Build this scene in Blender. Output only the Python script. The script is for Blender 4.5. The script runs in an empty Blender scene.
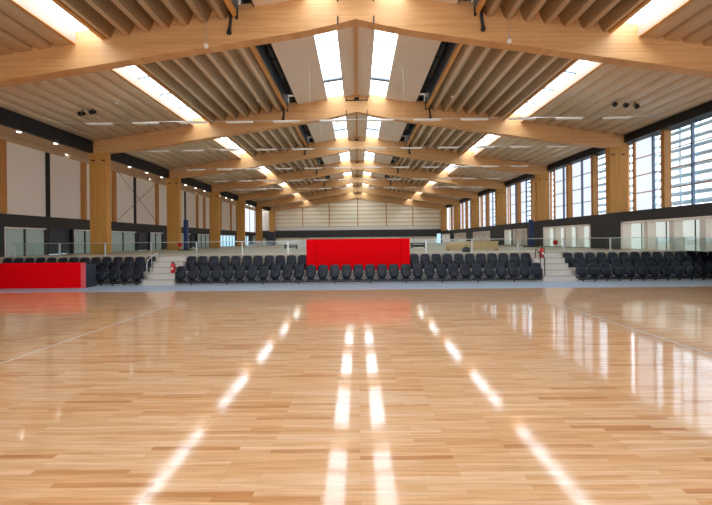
import bpy, bmesh, math, random
from mathutils import Matrix, Vector
random.seed(7)
SC = bpy.context.scene
COL = SC.collection

# ------------------------------------------------------------------ measures
F = 380.0                      # focal length in pixels of the 712 px frame
H = 1.65                       # eye height
S = 7.79                       # distance between roof beams
D0 = 11.45                     # nearest beam
BT = 0.35                      # beam thickness
NB = 7
BEAMS = [D0 - 0.27] + [D0 + S * i for i in range(1, NB)]
XR, XL = 13.9, -15.0
XW = 12.70                     # face of the thick lower wall on the right
LEDGE = 2.87           # side walls
Y_BACK, Y_FAR = -12.0, 58.7
WALK = 1.08                    # raised walkway level
BAYS = [(Y_BACK, BEAMS[0])] + [(BEAMS[i] + BT, BEAMS[i + 1]) for i in range(NB - 1)]


def px(x, y, d):
    """point at depth d behind pixel (x, y)"""
    t = 0.010
    a, b = x - 358.0, y - 240.0
    u = a * math.cos(t) - b * math.sin(t)
    v = a * math.sin(t) + b * math.cos(t)
    return u * d / F, H - v * d / F


# ------------------------------------------------------------------ materials
def lin(c):
    c = c / 255.0
    return c / 12.92 if c <= 0.04045 else ((c + 0.055) / 1.055) ** 2.4


def rgb(r, g, b):
    return (lin(r), lin(g), lin(b), 1.0)


def new_mat(name):
    m = bpy.data.materials.new(name)
    m.use_nodes = True
    nt = m.node_tree
    return m, nt, nt.nodes['Principled BSDF']


def plain(name, col, rough=0.6, metal=0.0, spec=0.5, var=0.06, scale=6.0, bump=0.0):
    m, nt, p = new_mat(name)
    p.inputs['Roughness'].default_value = rough
    p.inputs['Metallic'].default_value = metal
    p.inputs['Specular IOR Level'].default_value = spec
    tc = nt.nodes.new('ShaderNodeTexCoord')
    nz = nt.nodes.new('ShaderNodeTexNoise')
    nz.inputs['Scale'].default_value = scale
    nz.inputs['Detail'].default_value = 4
    nt.links.new(tc.outputs['Object'], nz.inputs['Vector'])
    mx = nt.nodes.new('ShaderNodeMix')
    mx.data_type = 'RGBA'
    mx.inputs['A'].default_value = tuple(max(0, c * (1 - var)) for c in col[:3]) + (1,)
    mx.inputs['B'].default_value = tuple(min(1, c * (1 + var)) for c in col[:3]) + (1,)
    nt.links.new(nz.outputs['Fac'], mx.inputs['Factor'])
    nt.links.new(mx.outputs['Result'], p.inputs['Base Color'])
    if bump:
        bp = nt.nodes.new('ShaderNodeBump')
        bp.inputs['Strength'].default_value = bump
        bp.inputs['Distance'].default_value = 0.01
        nt.links.new(nz.outputs['Fac'], bp.inputs['Height'])
        nt.links.new(bp.outputs['Normal'], p.inputs['Normal'])
    return m


def glow(name, col, strength):
    m, nt, p = new_mat(name)
    p.inputs['Base Color'].default_value = tuple(c * .3 for c in col[:3]) + (1,)
    p.inputs['Roughness'].default_value = 0.4
    p.inputs['Emission Color'].default_value = col
    p.inputs['Emission Strength'].default_value = strength
    return m


def timber(name, c1, c2, axis_lam=2, lam=0.045, rough=0.5):
    """glued laminated timber: thin boards stacked along one axis, grain along the others"""
    m, nt, p = new_mat(name)
    p.inputs['Roughness'].default_value = rough
    p.inputs['Specular IOR Level'].default_value = 0.35
    tc = nt.nodes.new('ShaderNodeTexCoord')
    sep = nt.nodes.new('ShaderNodeSeparateXYZ')
    nt.links.new(tc.outputs['Object'], sep.inputs[0])
    dv = nt.nodes.new('ShaderNodeMath'); dv.operation = 'DIVIDE'; dv.inputs[1].default_value = lam
    nt.links.new(sep.outputs[axis_lam], dv.inputs[0])
    fl = nt.nodes.new('ShaderNodeMath'); fl.operation = 'FLOOR'
    nt.links.new(dv.outputs[0], fl.inputs[0])
    # boards along the length
    ln = nt.nodes.new('ShaderNodeMath'); ln.operation = 'DIVIDE'; ln.inputs[1].default_value = 1.7
    nt.links.new(sep.outputs[0 if axis_lam == 2 else 2], ln.inputs[0])
    off = nt.nodes.new('ShaderNodeMath'); off.operation = 'MULTIPLY_ADD'; off.inputs[1].default_value = 0.377
    nt.links.new(fl.outputs[0], off.inputs[0]); nt.links.new(ln.outputs[0], off.inputs[2])
    fl2 = nt.nodes.new('ShaderNodeMath'); fl2.operation = 'FLOOR'
    nt.links.new(off.outputs[0], fl2.inputs[0])
    cmb = nt.nodes.new('ShaderNodeCombineXYZ')
    nt.links.new(fl.outputs[0], cmb.inputs[0]); nt.links.new(fl2.outputs[0], cmb.inputs[1])
    wn = nt.nodes.new('ShaderNodeTexWhiteNoise'); wn.noise_dimensions = '2D'
    nt.links.new(cmb.outputs[0], wn.inputs['Vector'])
    mp = nt.nodes.new('ShaderNodeMapping')
    mp.inputs['Scale'].default_value = (1.5, 4, 30) if axis_lam == 2 else (20, 20, 1.2)
    nt.links.new(tc.outputs['Object'], mp.inputs[0])
    nz = nt.nodes.new('ShaderNodeTexNoise'); nz.inputs['Scale'].default_value = 1.0; nz.inputs['Detail'].default_value = 5
    nt.links.new(mp.outputs[0], nz.inputs['Vector'])
    mixf = nt.nodes.new('ShaderNodeMix'); mixf.inputs[0].default_value = 0.5
    nt.links.new(wn.outputs['Value'], mixf.inputs[2]); nt.links.new(nz.outputs['Fac'], mixf.inputs[3])
    mx = nt.nodes.new('ShaderNodeMix'); mx.data_type = 'RGBA'
    mx.inputs['A'].default_value = c1; mx.inputs['B'].default_value = c2
    nt.links.new(mixf.outputs[0], mx.inputs['Factor'])
    nt.links.new(mx.outputs['Result'], p.inputs['Base Color'])
    return m


def court_wood():
    m, nt, p = new_mat('court_maple')
    N, L = nt.nodes, nt.links
    tc = N.new('ShaderNodeTexCoord')
    br = N.new('ShaderNodeTexBrick')
    br.inputs['Scale'].default_value = 1.0
    br.inputs['Brick Width'].default_value = 0.70
    br.inputs['Row Height'].default_value = 0.050
    br.inputs['Mortar Size'].default_value = 0.0009
    br.inputs['Mortar Smooth'].default_value = 0.3
    br.offset = 0.37
    br.offset_frequency = 2
    br.squash = 1.0
    br.inputs['Color1'].default_value = (0, 0, 0, 1)
    br.inputs['Color2'].default_value = (1, 1, 1, 1)
    br.inputs['Mortar'].default_value = (0.5, 0.5, 0.5, 1)
    br.inputs['Bias'].default_value = 0.0
    L.new(tc.outputs['Object'], br.inputs['Vector'])
    ramp = N.new('ShaderNodeValToRGB')
    els = ramp.color_ramp.elements
    els[0].position = 0.0; els[0].color = FLOOR_COLS[0]
    els[1].position = 1.0; els[1].color = FLOOR_COLS[4]
    for pos, c in ((0.07, FLOOR_COLS[1]), (0.3, FLOOR_COLS[2]), (0.65, FLOOR_COLS[3])):
        e = els.new(pos); e.color = c
    L.new(br.outputs['Color'], ramp.inputs['Fac'])
    mp = N.new('ShaderNodeMapping'); mp.inputs['Scale'].default_value = (2.2, 40, 1)
    L.new(tc.outputs['Object'], mp.inputs[0])
    nz = N.new('ShaderNodeTexNoise'); nz.inputs['Scale'].default_value = 1.0; nz.inputs['Detail'].default_value = 6
    L.new(mp.outputs[0], nz.inputs['Vector'])
    gr = N.new('ShaderNodeValToRGB')
    gr.color_ramp.elements[0].position = 0.3; gr.color_ramp.elements[0].color = (0.84, 0.75, 0.66, 1)
    gr.color_ramp.elements[1].position = 0.6; gr.color_ramp.elements[1].color = (1.05, 1.05, 1.05, 1)
    L.new(nz.outputs['Fac'], gr.inputs['Fac'])
    mul = N.new('ShaderNodeMix'); mul.data_type = 'RGBA'; mul.blend_type = 'MULTIPLY'; mul.inputs['Factor'].default_value = 1.0
    L.new(ramp.outputs['Color'], mul.inputs['A']); L.new(gr.outputs['Color'], mul.inputs['B'])
    # board joints
    jm = N.new('ShaderNodeMix'); jm.data_type = 'RGBA'
    fac = N.new('ShaderNodeMath'); fac.operation = 'MULTIPLY'; fac.inputs[1].default_value = 0.45
    L.new(br.outputs['Fac'], fac.inputs[0]); L.new(fac.outputs[0], jm.inputs['Factor'])
    L.new(mul.outputs['Result'], jm.inputs['A']); jm.inputs['B'].default_value = rgb(120, 72, 40)
    # painted court lines: two side lines and the base line that joins them
    sep = N.new('ShaderNodeSeparateXYZ'); L.new(tc.outputs['Object'], sep.inputs[0])

    def mth(op, a, b=None):
        n = N.new('ShaderNodeMath'); n.operation = op
        for i, v in enumerate((a, b)):
            if v is None: continue
            if isinstance(v, (int, float)): n.inputs[i].default_value = v
            else: L.new(v, n.inputs[i])
        return n.outputs[0]
    ax = mth('ABSOLUTE', sep.outputs[0])
    side = mth('LESS_THAN', mth('ABSOLUTE', mth('SUBTRACT', ax, 4.93)), 0.025)
    side = mth('MULTIPLY', side, mth('LESS_THAN', sep.outputs[1], 9.6))
    side = mth('MULTIPLY', side, 0.95)
    base = mth('LESS_THAN', mth('ABSOLUTE', mth('SUBTRACT', sep.outputs[1], 9.85)), 0.03)
    base = mth('MULTIPLY', mth('MULTIPLY', base, mth('GREATER_THAN', ax, 3.2)), 0.22)
    paint = mth('MAXIMUM', side, base)
    pm = N.new('ShaderNodeMix'); pm.data_type = 'RGBA'
    L.new(paint, pm.inputs['Factor']); L.new(jm.outputs['Result'], pm.inputs['A'])
    pm.inputs['B'].default_value = rgb(240, 232, 222)
    L.new(pm.outputs['Result'], p.inputs['Base Color'])
    p.inputs['Roughness'].default_value = 0.4
    p.inputs['Specular IOR Level'].default_value = 0.12
    p.inputs['Coat Weight'].default_value = 1.0
    p.inputs['Coat IOR'].default_value = 1.55
    # lacquer gloss with faint streaks along the boards
    mr = N.new('ShaderNodeMapRange')
    mr.inputs['From Min'].default_value = 0.3; mr.inputs['From Max'].default_value = 0.7
    mr.inputs['To Min'].default_value = 0.05; mr.inputs['To Max'].default_value = 0.10
    L.new(nz.outputs['Fac'], mr.inputs['Value']); L.new(mr.outputs[0], p.inputs['Coat Roughness'])
    mp2 = N.new('ShaderNodeMapping'); mp2.inputs['Scale'].default_value = (0.7, 9, 1)
    L.new(tc.outputs['Object'], mp2.inputs[0])
    n2 = N.new('ShaderNodeTexNoise'); n2.inputs['Scale'].default_value = 1.0; n2.inputs['Detail'].default_value = 2
    L.new(mp2.outputs[0], n2.inputs['Vector'])
    bp = N.new('ShaderNodeBump'); bp.inputs['Strength'].default_value = 0.06; bp.inputs['Distance'].default_value = 0.01
    L.new(n2.outputs['Fac'], bp.inputs['Height']); L.new(bp.outputs['Normal'], p.inputs['Coat Normal'])
    return m


def batten_wall():
    """pale timber boards laid level with thin dark joints"""
    m, nt, p = new_mat('end_wall_boards')
    N, L = nt.nodes, nt.links
    tc = N.new('ShaderNodeTexCoord'); sep = N.new('ShaderNodeSeparateXYZ')
    L.new(tc.outputs['Object'], sep.inputs[0])
    dv = N.new('ShaderNodeMath'); dv.operation = 'DIVIDE'; dv.inputs[1].default_value = 0.62
    L.new(sep.outputs[2], dv.inputs[0])
    fr = N.new('ShaderNodeMath'); fr.operation = 'FRACT'; L.new(dv.outputs[0], fr.inputs[0])
    rp = N.new('ShaderNodeValToRGB'); e = rp.color_ramp.elements
    e[0].position = 0.0; e[0].color = rgb(176, 132, 86)
    e[1].position = 1.0; e[1].color = rgb(246, 226, 190)
    for pos, c in ((0.06, rgb(190, 146, 98)), (0.12, rgb(252, 240, 214)), (0.62, rgb(254, 245, 224)), (0.70, rgb(246, 224, 184))):
        k = e.new(pos); k.color = c
    L.new(fr.outputs[0], rp.inputs['Fac'])
    L.new(rp.outputs['Color'], p.inputs['Base Color'])
    p.inputs['Roughness'].default_value = 0.6
    return m


def perforated():
    """deck web with rows of small round holes in front of dark insulation"""
    m, nt, p = new_mat('perforated_deck_web')
    N, L = nt.nodes, nt.links
    tc = N.new('ShaderNodeTexCoord')
    mp = N.new('ShaderNodeMapping'); mp.inputs['Scale'].default_value = (1, 22, 22)
    L.new(tc.outputs['Object'], mp.inputs[0])
    sep = N.new('ShaderNodeSeparateXYZ'); L.new(mp.outputs[0], sep.inputs[0])
    d = []
    for k in (1, 2):
        f = N.new('ShaderNodeMath'); f.operation = 'FRACT'; L.new(sep.outputs[k], f.inputs[0])
        g = N.new('ShaderNodeMath'); g.operation = 'SUBTRACT'; g.inputs[1].default_value = 0.5; L.new(f.outputs[0], g.inputs[0])
        q = N.new('ShaderNodeMath'); q.operation = 'POWER'; q.inputs[1].default_value = 2.0
        a = N.new('ShaderNodeMath'); a.operation = 'ABSOLUTE'; L.new(g.outputs[0], a.inputs[0]); L.new(a.outputs[0], q.inputs[0])
        d.append(q.outputs[0])
    sm = N.new('ShaderNodeMath'); sm.operation = 'ADD'; L.new(d[0], sm.inputs[0]); L.new(d[1], sm.inputs[1])
    lt = N.new('ShaderNodeMath'); lt.operation = 'LESS_THAN'; lt.inputs[1].default_value = 0.12; L.new(sm.outputs[0], lt.inputs[0])
    mx = N.new('ShaderNodeMix'); mx.data_type = 'RGBA'
    mx.inputs['A'].default_value = rgb(206, 182, 148); mx.inputs['B'].default_value = rgb(84, 66, 46)
    L.new(lt.outputs[0], mx.inputs['Factor']); L.new(mx.outputs['Result'], p.inputs['Base Color'])
    p.inputs['Roughness'].default_value = 0.4
    return m


FLOOR_COLS = [rgb(208, 144, 88), rgb(230, 174, 120), rgb(237, 187, 136), rgb(241, 195, 148), rgb(247, 208, 166)]
M = {}
M['court'] = court_wood()
M['beam'] = timber('glulam_beam', rgb(204, 148, 92), rgb(230, 182, 126))
M['column'] = timber('glulam_column', rgb(190, 132, 60), rgb(218, 160, 84), axis_lam=0)
M['post'] = timber('timber_post', rgb(176, 116, 56), rgb(204, 144, 76), axis_lam=0)
M['trimwood'] = timber('timber_trim', rgb(204, 146, 84), rgb(226, 172, 106))
M['soffit'] = timber('soffit_boards', rgb(190, 158, 118), rgb(214, 184, 146), lam=0.1)
M['deck'] = plain('roof_deck_sheet', rgb(224, 203, 174), rough=0.33, metal=0.0, spec=0.6, var=0.05, scale=1.5)
M['web'] = perforated()
M['ceil'] = plain('ceiling_board', rgb(236, 222, 208), rough=0.8, var=0.03, scale=1.0)
M['reveal'] = plain('skylight_reveal', rgb(182, 174, 160), rough=0.7, var=0.02)
M['slot'] = plain('duct_slot_black', rgb(34, 34, 38), rough=0.7)
M['slotblue'] = plain('duct_slot_plate', rgb(96, 108, 124), rough=0.45, metal=0.3)
M['duct'] = plain('black_duct', rgb(22, 22, 24), rough=0.5)
M['black'] = plain('black_paint', rgb(18, 18, 20), rough=0.6)
M['charcoal'] = plain('charcoal_paint', rgb(52, 51, 51), rough=0.65, var=0.05, scale=0.8)
M['steel'] = plain('dark_steel', rgb(60, 56, 52), rough=0.4, metal=0.6)
M['white'] = plain('white_paint', rgb(238, 228, 216), rough=0.55, var=0.02)
M['offwhite'] = plain('white_wall_panel', rgb(240, 230, 218), rough=0.75, var=0.03, scale=0.7)
M['cream'] = plain('cream_wall', rgb(246, 236, 214), rough=0.7, var=0.03, scale=0.5)
M['concrete'] = plain('pale_concrete', rgb(206, 198, 186), rough=0.75, var=0.07, scale=3.0, bump=0.1)
M['riser'] = plain('grey_riser', rgb(168, 162, 154), rough=0.8, var=0.08, scale=2.0)
M['lining'] = plain('alcove_lining', rgb(228, 214, 200), rough=0.7, var=0.03)
M['bluefloor'] = plain('blue_grey_vinyl', rgb(168, 184, 200), rough=0.45, var=0.05, scale=2.0)
M['walkfloor'] = plain('walkway_floor', rgb(192, 180, 160), rough=0.4, var=0.05, scale=1.0)
M['seat'] = plain('seat_plastic', rgb(24, 31, 44), rough=0.4, spec=0.4, var=0.08, scale=9.0)
M['seatpad'] = plain('seat_pad', rgb(17, 20, 28), rough=0.5, spec=0.45, var=0.1, scale=12.0)
M['seatsteel'] = plain('seat_bracket', rgb(96, 98, 104), rough=0.4, metal=0.5)
M['blacksteel'] = plain('black_steel', rgb(20, 21, 24), rough=0.4, spec=0.5)
M['red'] = plain('red_fabric', rgb(242, 0, 14), rough=0.8, spec=0.08, var=0.05, scale=1.2)
M['redseam'] = plain('red_seam', rgb(214, 0, 12), rough=0.9, spec=0.05)
M['pinkend'] = plain('pale_red_edge', rgb(236, 92, 96), rough=0.5)
M['deskgrey'] = plain('slate_desk_side', rgb(58, 62, 72), rough=0.5)
M['navy'] = plain('navy_padding', rgb(26, 44, 92), rough=0.5, var=0.1)
M['extred'] = plain('red_enamel', rgb(206, 40, 44), rough=0.3)
M['rail'] = plain('pale_metal_rail', rgb(206, 206, 204), rough=0.3, metal=0.5)
M['tan'] = plain('tan_board', rgb(200, 164, 116), rough=0.7)
M['lamp'] = glow('lamp_diffuser', (1.0, 0.93, 0.80, 1), 0.10)
M['downlight'] = glow('downlight_disc', (1.0, 0.92, 0.78, 1), 5.0)
M['skyglass'] = glow('skylight_glass', (0.78, 0.90, 1.0, 1), 2.3)
M['bar'] = plain('glazing_bar', rgb(104, 122, 146), rough=0.4, metal=0.2)
M['frost'] = glow('frosted_daylit_glass', (0.80, 0.88, 1.0, 1), 0.36)
M['frostgreen'] = glow('frosted_lobby_glass', (0.82, 0.90, 0.85, 1), 0.24)
M['frostgrey'] = glow('frosted_grey_glass', (0.62, 0.72, 0.66, 1), 0.055)
M['frostblue'] = glow('frosted_blue_glass', (0.45, 0.68, 0.88, 1), 0.45)
M['louvre'] = plain('louvre_blade', rgb(186, 206, 212), rough=0.45, metal=0.0)
M['ground'] = plain('outside_paving', rgb(206, 204, 198), rough=0.8)
M['boards'] = batten_wall()


def clear_glass(name, tint, mixf):
    m = bpy.data.materials.new(name); m.use_nodes = True
    nt = m.node_tree; nt.nodes.clear()
    out = nt.nodes.new('ShaderNodeOutputMaterial')
    tr = nt.nodes.new('ShaderNodeBsdfTransparent'); tr.inputs[0].default_value = tint
    gl = nt.nodes.new('ShaderNodeBsdfGlossy'); gl.inputs['Roughness'].default_value = 0.03
    fn = nt.nodes.new('ShaderNodeFresnel'); fn.inputs[0].default_value = 1.45
    mul = nt.nodes.new('ShaderNodeMath'); mul.operation = 'MULTIPLY'; mul.inputs[1].default_value = mixf
    mx = nt.nodes.new('ShaderNodeMixShader')
    nt.links.new(fn.outputs[0], mul.inputs[0]); nt.links.new(mul.outputs[0], mx.inputs[0])
    nt.links.new(tr.outputs[0], mx.inputs[1]); nt.links.new(gl.outputs[0], mx.inputs[2])
    nt.links.new(mx.outputs[0], out.inputs[0])
    return m


M['glass'] = clear_glass('window_glass', (0.95, 0.98, 1.0, 1), 0.6)
M['railglass'] = clear_glass('balustrade_glass', (0.91, 0.96, 0.94, 1), 0.5)


# ------------------------------------------------------------------ mesh helpers
class MB:
    def __init__(self, origin=(0, 0, 0)):
        self.bm = bmesh.new(); self.o = Vector(origin)

    def v(self, x, y, z):
        return self.bm.verts.new(Vector((x, y, z)) - self.o)

    def box(self, x0, x1, y0, y1, z0, z1, r=0.0):
        x0, x1 = min(x0, x1), max(x0, x1)
        vs = [self.v(x, y, z) for z in (z0, z1) for (x, y) in ((x0, y0), (x1, y0), (x1, y1), (x0, y1))]
        fs = [(3, 2, 1, 0), (4, 5, 6, 7), (0, 1, 5, 4), (1, 2, 6, 5), (2, 3, 7, 6), (3, 0, 4, 7)]
        faces = [self.bm.faces.new([vs[i] for i in f]) for f in fs]
        if r:
            es = list({e for f in faces for e in f.edges})
            bmesh.ops.bevel(self.bm, geom=es, offset=r, segments=2, profile=0.5, affect='EDGES')
        return self

    def prism(self, poly, y0, y1):
        """poly: (x, z) pairs, extruded along y"""
        a = [self.v(x, y0, z) for x, z in poly]
        b = [self.v(x, y1, z) for x, z in poly]
        n = len(poly)
        self.bm.faces.new(a); self.bm.faces.new(b[::-1])
        for i in range(n):
            j = (i + 1) % n
            self.bm.faces.new((a[j], a[i], b[i], b[j]))
        return self

    def strip(self, low, top, y0, y1):
        """closed sheet between a lower and an upper polyline with the same x values"""
        n = len(low)
        rows = [[self.v(x, y, z) for x, z in pts] for pts, y in ((low, y0), (low, y1), (top, y0), (top, y1))]
        l0, l1, t0, t1 = rows
        f = self.bm.faces.new
        for i in range(n - 1):
            f((l0[i], l1[i], l1[i + 1], l0[i + 1]))
            f((t0[i], t0[i + 1], t1[i + 1], t1[i]))
            f((l0[i], l0[i + 1], t0[i + 1], t0[i]))
            f((l1[i], t1[i], t1[i + 1], l1[i + 1]))
        f((l0[0], t0[0], t1[0], l1[0])); f((l0[-1], l1[-1], t1[-1], t0[-1]))
        return self

    def tube(self, pts, r, n=8):
        pts = [Vector(p) for p in pts]
        rings = []
        for i, p in enumerate(pts):
            t = (pts[min(i + 1, len(pts) - 1)] - pts[max(i - 1, 0)]).normalized()
            up = Vector((0, 0, 1)) if abs(t.z) < 0.9 else Vector((1, 0, 0))
            a = t.cross(up).normalized(); b = t.cross(a).normalized()
            rr = r[i] if isinstance(r, (list, tuple)) else r
            ring = []
            for k in range(n):
                w = 2 * math.pi * k / n
                q = p + a * rr * math.cos(w) + b * rr * math.sin(w)
                ring.append(self.v(*q))
            rings.append(ring)
        for i in range(len(rings) - 1):
            for k in range(n):
                j = (k + 1) % n
                self.bm.faces.new((rings[i][k], rings[i][j], rings[i + 1][j], rings[i + 1][k]))
        self.bm.faces.new(rings[0][::-1]); self.bm.faces.new(rings[-1])
        return self

    def ball(self, c, r):
        mt = Matrix.Translation(Vector(c) - self.o)
        bmesh.ops.create_uvsphere(self.bm, u_segments=14, v_segments=9, radius=r, matrix=mt)
        return self

    def loft(self, secs, n=14, e=3.0):
        """secs: (z, cx, cy, half_x, half_y) superellipse rings stacked in z"""
        rings = []
        for z, cx, cy, hx, hy in secs:
            ring = []
            for k in range(n):
                w = 2 * math.pi * (k + 0.5) / n
                c, s = math.cos(w), math.sin(w)
                ring.append(self.v(cx + hx * math.copysign(abs(c) ** (2 / e), c),
                                   cy + hy * math.copysign(abs(s) ** (2 / e), s), z))
            rings.append(ring)
        for i in range(len(rings) - 1):
            for k in range(n):
                j = (k + 1) % n
                self.bm.faces.new((rings[i][k], rings[i][j], rings[i + 1][j], rings[i + 1][k]))
        self.bm.faces.new(rings[0][::-1]); self.bm.faces.new(rings[-1])
        return self

    def build(self, name, mat, parent=None, smooth=False, web=None):
        bmesh.ops.recalc_face_normals(self.bm, faces=self.bm.faces)
        me = bpy.data.meshes.new(name)
        self.bm.to_mesh(me); self.bm.free()
        me.materials.append(M[mat] if isinstance(mat, str) else mat)
        if web:
            me.materials.append(M[web])
            for p in me.polygons:
                if .64 < abs(p.normal.x) < .995 and p.normal.z < 0: p.material_index = 1
        if smooth:
            for p in me.polygons: p.use_smooth = True
        o = bpy.data.objects.new(name, me)
        COL.objects.link(o)
        if parent is not None: o.parent = parent
        else: o.location = self.o
        return o


def tag(o, label, cat, group=None, kind=None):
    o['label'] = label; o['category'] = cat
    if group: o['group'] = group
    if kind: o['kind'] = kind
    return o


def thing(name, loc, label, cat, group=None, kind=None):
    o = bpy.data.objects.new(name, None)
    o.empty_display_size = 0.1
    o.location = loc
    COL.objects.link(o)
    return tag(o, label, cat, group, kind)


def struct(o):
    o['kind'] = 'structure'
    return o


def sroot(name, loc=(0, 0, 0)):
    o = bpy.data.objects.new(name, None); o.empty_display_size = 0.1
    o.location = loc; COL.objects.link(o)
    return struct(o)


def dup(root, loc, label, group=None):
    r = root.copy(); COL.objects.link(r); r.location = loc
    r['label'] = label
    if group: r['group'] = group
    for ch in root.children:
        c = ch.copy(); COL.objects.link(c); c.parent = r
        for g in ch.children:
            d = g.copy(); COL.objects.link(d); d.parent = c
    return r


ORD = ['first', 'second', 'third', 'fourth', 'fifth', 'sixth', 'seventh', 'eighth', 'ninth', 'tenth', 'eleventh',
       'twelfth', 'thirteenth', 'fourteenth', 'fifteenth', 'sixteenth', 'seventeenth', 'eighteenth', 'nineteenth',
       'twentieth'] + ['twenty-' + w for w in ('first', 'second', 'third', 'fourth', 'fifth', 'sixth', 'seventh',
       'eighth', 'ninth')] + ['thirtieth', 'thirty-first', 'thirty-second']


# roof heights over the distance from the ridge
def z_lobe(x): return 8.75 - 0.147 * abs(x)       # underside of the corrugated deck
def z_deck(x): return 9.10 - 0.147 * abs(x)       # top of the beams
def z_ceil(x): return 9.00 - 0.147 * abs(x)       # smooth ceiling along the ridge
def z_beam(x):                                    # underside of the beams
    x = abs(x)
    return 8.04 - 0.150 * x + (0.12 * (1 - x / 2.2) ** 2 if x < 2.2 else 0) + (0.10 * max(0, x - 10.8) / 2)


# ------------------------------------------------------------------ floor, stands' ground
EDGE = 12.6                    # end of the maple court
PL = 14.47                     # front of the seating plinth
struct(MB().box(XL, XR, Y_BACK, EDGE, -0.2, 0.0).build('floor', 'court'))
struct(MB().box(XL, XR + 1.1, EDGE, PL + 0.02, -0.2, 0.0).build('floor_border', 'bluefloor'))
wk = sroot('floor_walkway')
MB().box(XL, XR + 1.1, 15.75, Y_FAR, WALK - 0.25, WALK).build('slab', 'walkfloor', wk)
MB().box(XL, XR + 1.1, 15.72, 15.95, -0.2, WALK - 0.25).build('riser_wall', 'concrete', wk)

# seating tiers (each block: low plinth and one raised tier)
for nm, x0, x1 in (('left', XL, -8.25), ('middle', -7.03, 7.03), ('right', 8.25, XR + 1.1)):
    t = sroot('trim_tier_' + nm)
    MB().box(x0, x1, PL, 14.98, -0.1, 0.11).build('plinth', 'riser', t)
    MB().box(x0, x1, 14.98, 15.72, -0.1, 0.45).build('tier', 'concrete', t)

# ------------------------------------------------------------------ stairs
def stair(x0, x1, label):
    o = thing('aisle_stair', ((x0 + x1) / 2, PL, 0), label, 'stairs', 'aisle stairs between the seating blocks')
    org = o.location[:]
    n = 5
    for k in range(n):
        z1 = WALK * (k + 1) / n - (0.001 if k == n - 1 else 0)
        y0 = PL + 0.25 * k
        m = MB(org).box(x0 + .005, x1 - .005, y0, 15.715, WALK * k / n, z1)
        s = m.build('step', 'concrete', o)
        MB(org).box(x0 + .01, x1 - .01, y0 - 0.006, y0 + 0.04, z1 - 0.03, z1 + 0.004).build('nosing', 'riser', s)
    return o


stair(-8.25, -7.03, 'pale concrete aisle stair left of the middle seating block')
stair(7.03, 8.25, 'pale concrete aisle stair right of the middle seating block')


def handrail(x, label, mat):
    o = thing('handrail', (x, PL + 0.1, 0.216), label, 'handrail', 'stair handrails')
    org = o.location[:]
    a, b = PL + 0.1, PL + 0.86
    z0, z1 = 0.216, 0.864
    MB(org).tube([(x, a, z0), (x, a, z0 + .62), (x, a + .05, z0 + .72), (x, a + .12, z0 + .77)] +
                 [(x, b - .1, z1 + .32), (x, b, z1 + .33)], 0.02).build('rail', mat, o, True)
    MB(org).tube([(x, b - .02, z1 - 0.21), (x, b - .02, z1 + .32)], 0.018).build('post', mat, o, True)
    MB(org).tube([(x, a + .35, z0 + .432 - .216), (x, a + .35, z0 + 0.92)], 0.014).build('post', mat, o, True)
    return o


handrail(-8.13, 'pale metal handrail on the left aisle stair', 'rail')
handrail(7.13, 'thin dark handrail on the right aisle stair', 'steel')


def extinguisher(x, y, z, label):
    o = thing('fire_extinguisher', (x, y, z), label, 'fire extinguisher', 'red fire extinguishers')
    g = o.location[:]
    b = MB(g).loft([(z, x, y, .07, .07), (z + .02, x, y, .085, .085), (z + .30, x, y, .085, .085),
                    (z + .36, x, y, .065, .065), (z + .39, x, y, .03, .03)], e=2).build('cylinder', 'extred', o, True)
    MB(g).box(x - .04, x + .04, y - .089, y - .07, z + .12, z + .22).build('paper_label', 'white', b)
    MB(g).box(x - .02, x + .02, y - .06, y + .03, z + .39, z + .42).box(x - .015, x + .015, y - .09, y + .02, z + .43, z + .445) \
        .build('lever', 'blacksteel', o)
    MB(g).tube([(x + .03, y, z + .40), (x + .10, y - .02, z + .36), (x + .11, y - .02, z + .15)], .012).build('hose', 'blacksteel', o, True)
    return o


extinguisher(-7.28, 14.88, 0.432, 'red fire extinguisher on the left aisle stair beside the seats')
extinguisher(7.38, 15.32, 0.864, 'red fire extinguisher high on the right aisle stair')

# ------------------------------------------------------------------ seats
P = 0.454
FRONT_Y, BACK_Y = 14.60, 15.44


def make_seat(loc, label, group):
    o = thing('stadium_seat', loc, label, 'seat', group)
    b = MB()
    b.loft([(.10, 0, .050, .125, .022), (.20, 0, .046, .165, .026), (.34, 0, .048, .198, .028), (.46, 0, .060, .196, .027),
            (.53, 0, .072, .182, .025), (.575, 0, .080, .150, .020), (.595, 0, .083, .09, .012)], n=16, e=3.2)
    back = b.build('backrest', 'seat', o, True)
    MB().loft([(.28, 0, .020, .13, .010), (.32, 0, .014, .15, .016), (.44, 0, .026, .15, .016), (.48, 0, .034, .12, .010)], n=14, e=3.5) \
        .build('back_pad', 'seatpad', back, True)
    pan = MB().loft([(.045, 0, -.035, .07, .012), (.065, 0, -.045, .11, .035), (.14, 0, -.060, .155, .048), (.26, 0, -.060, .180, .046),
                     (.36, 0, -.050, .184, .036), (.41, 0, -.040, .15, .018)], n=16, e=3.0).build('seat_pan', 'seat', o, True)
    MB().loft([(.10, 0, -.102, .08, .012), (.16, 0, -.108, .115, .016), (.28, 0, -.106, .145, .014), (.34, 0, -.092, .11, .010)], n=14, e=3.0) \
        .build('cushion', 'seatpad', pan, True)
    for s in (-1, 1):
        MB().box(s * .205 - .008, s * .205 + .008, -.03, .075, .05, .30, .004).build('hinge_bracket', 'seatsteel', o)
    MB().box(-.20, .20, .0, .05, .0, .05, .006).build('carrier', 'blacksteel', o)
    return o


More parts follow.
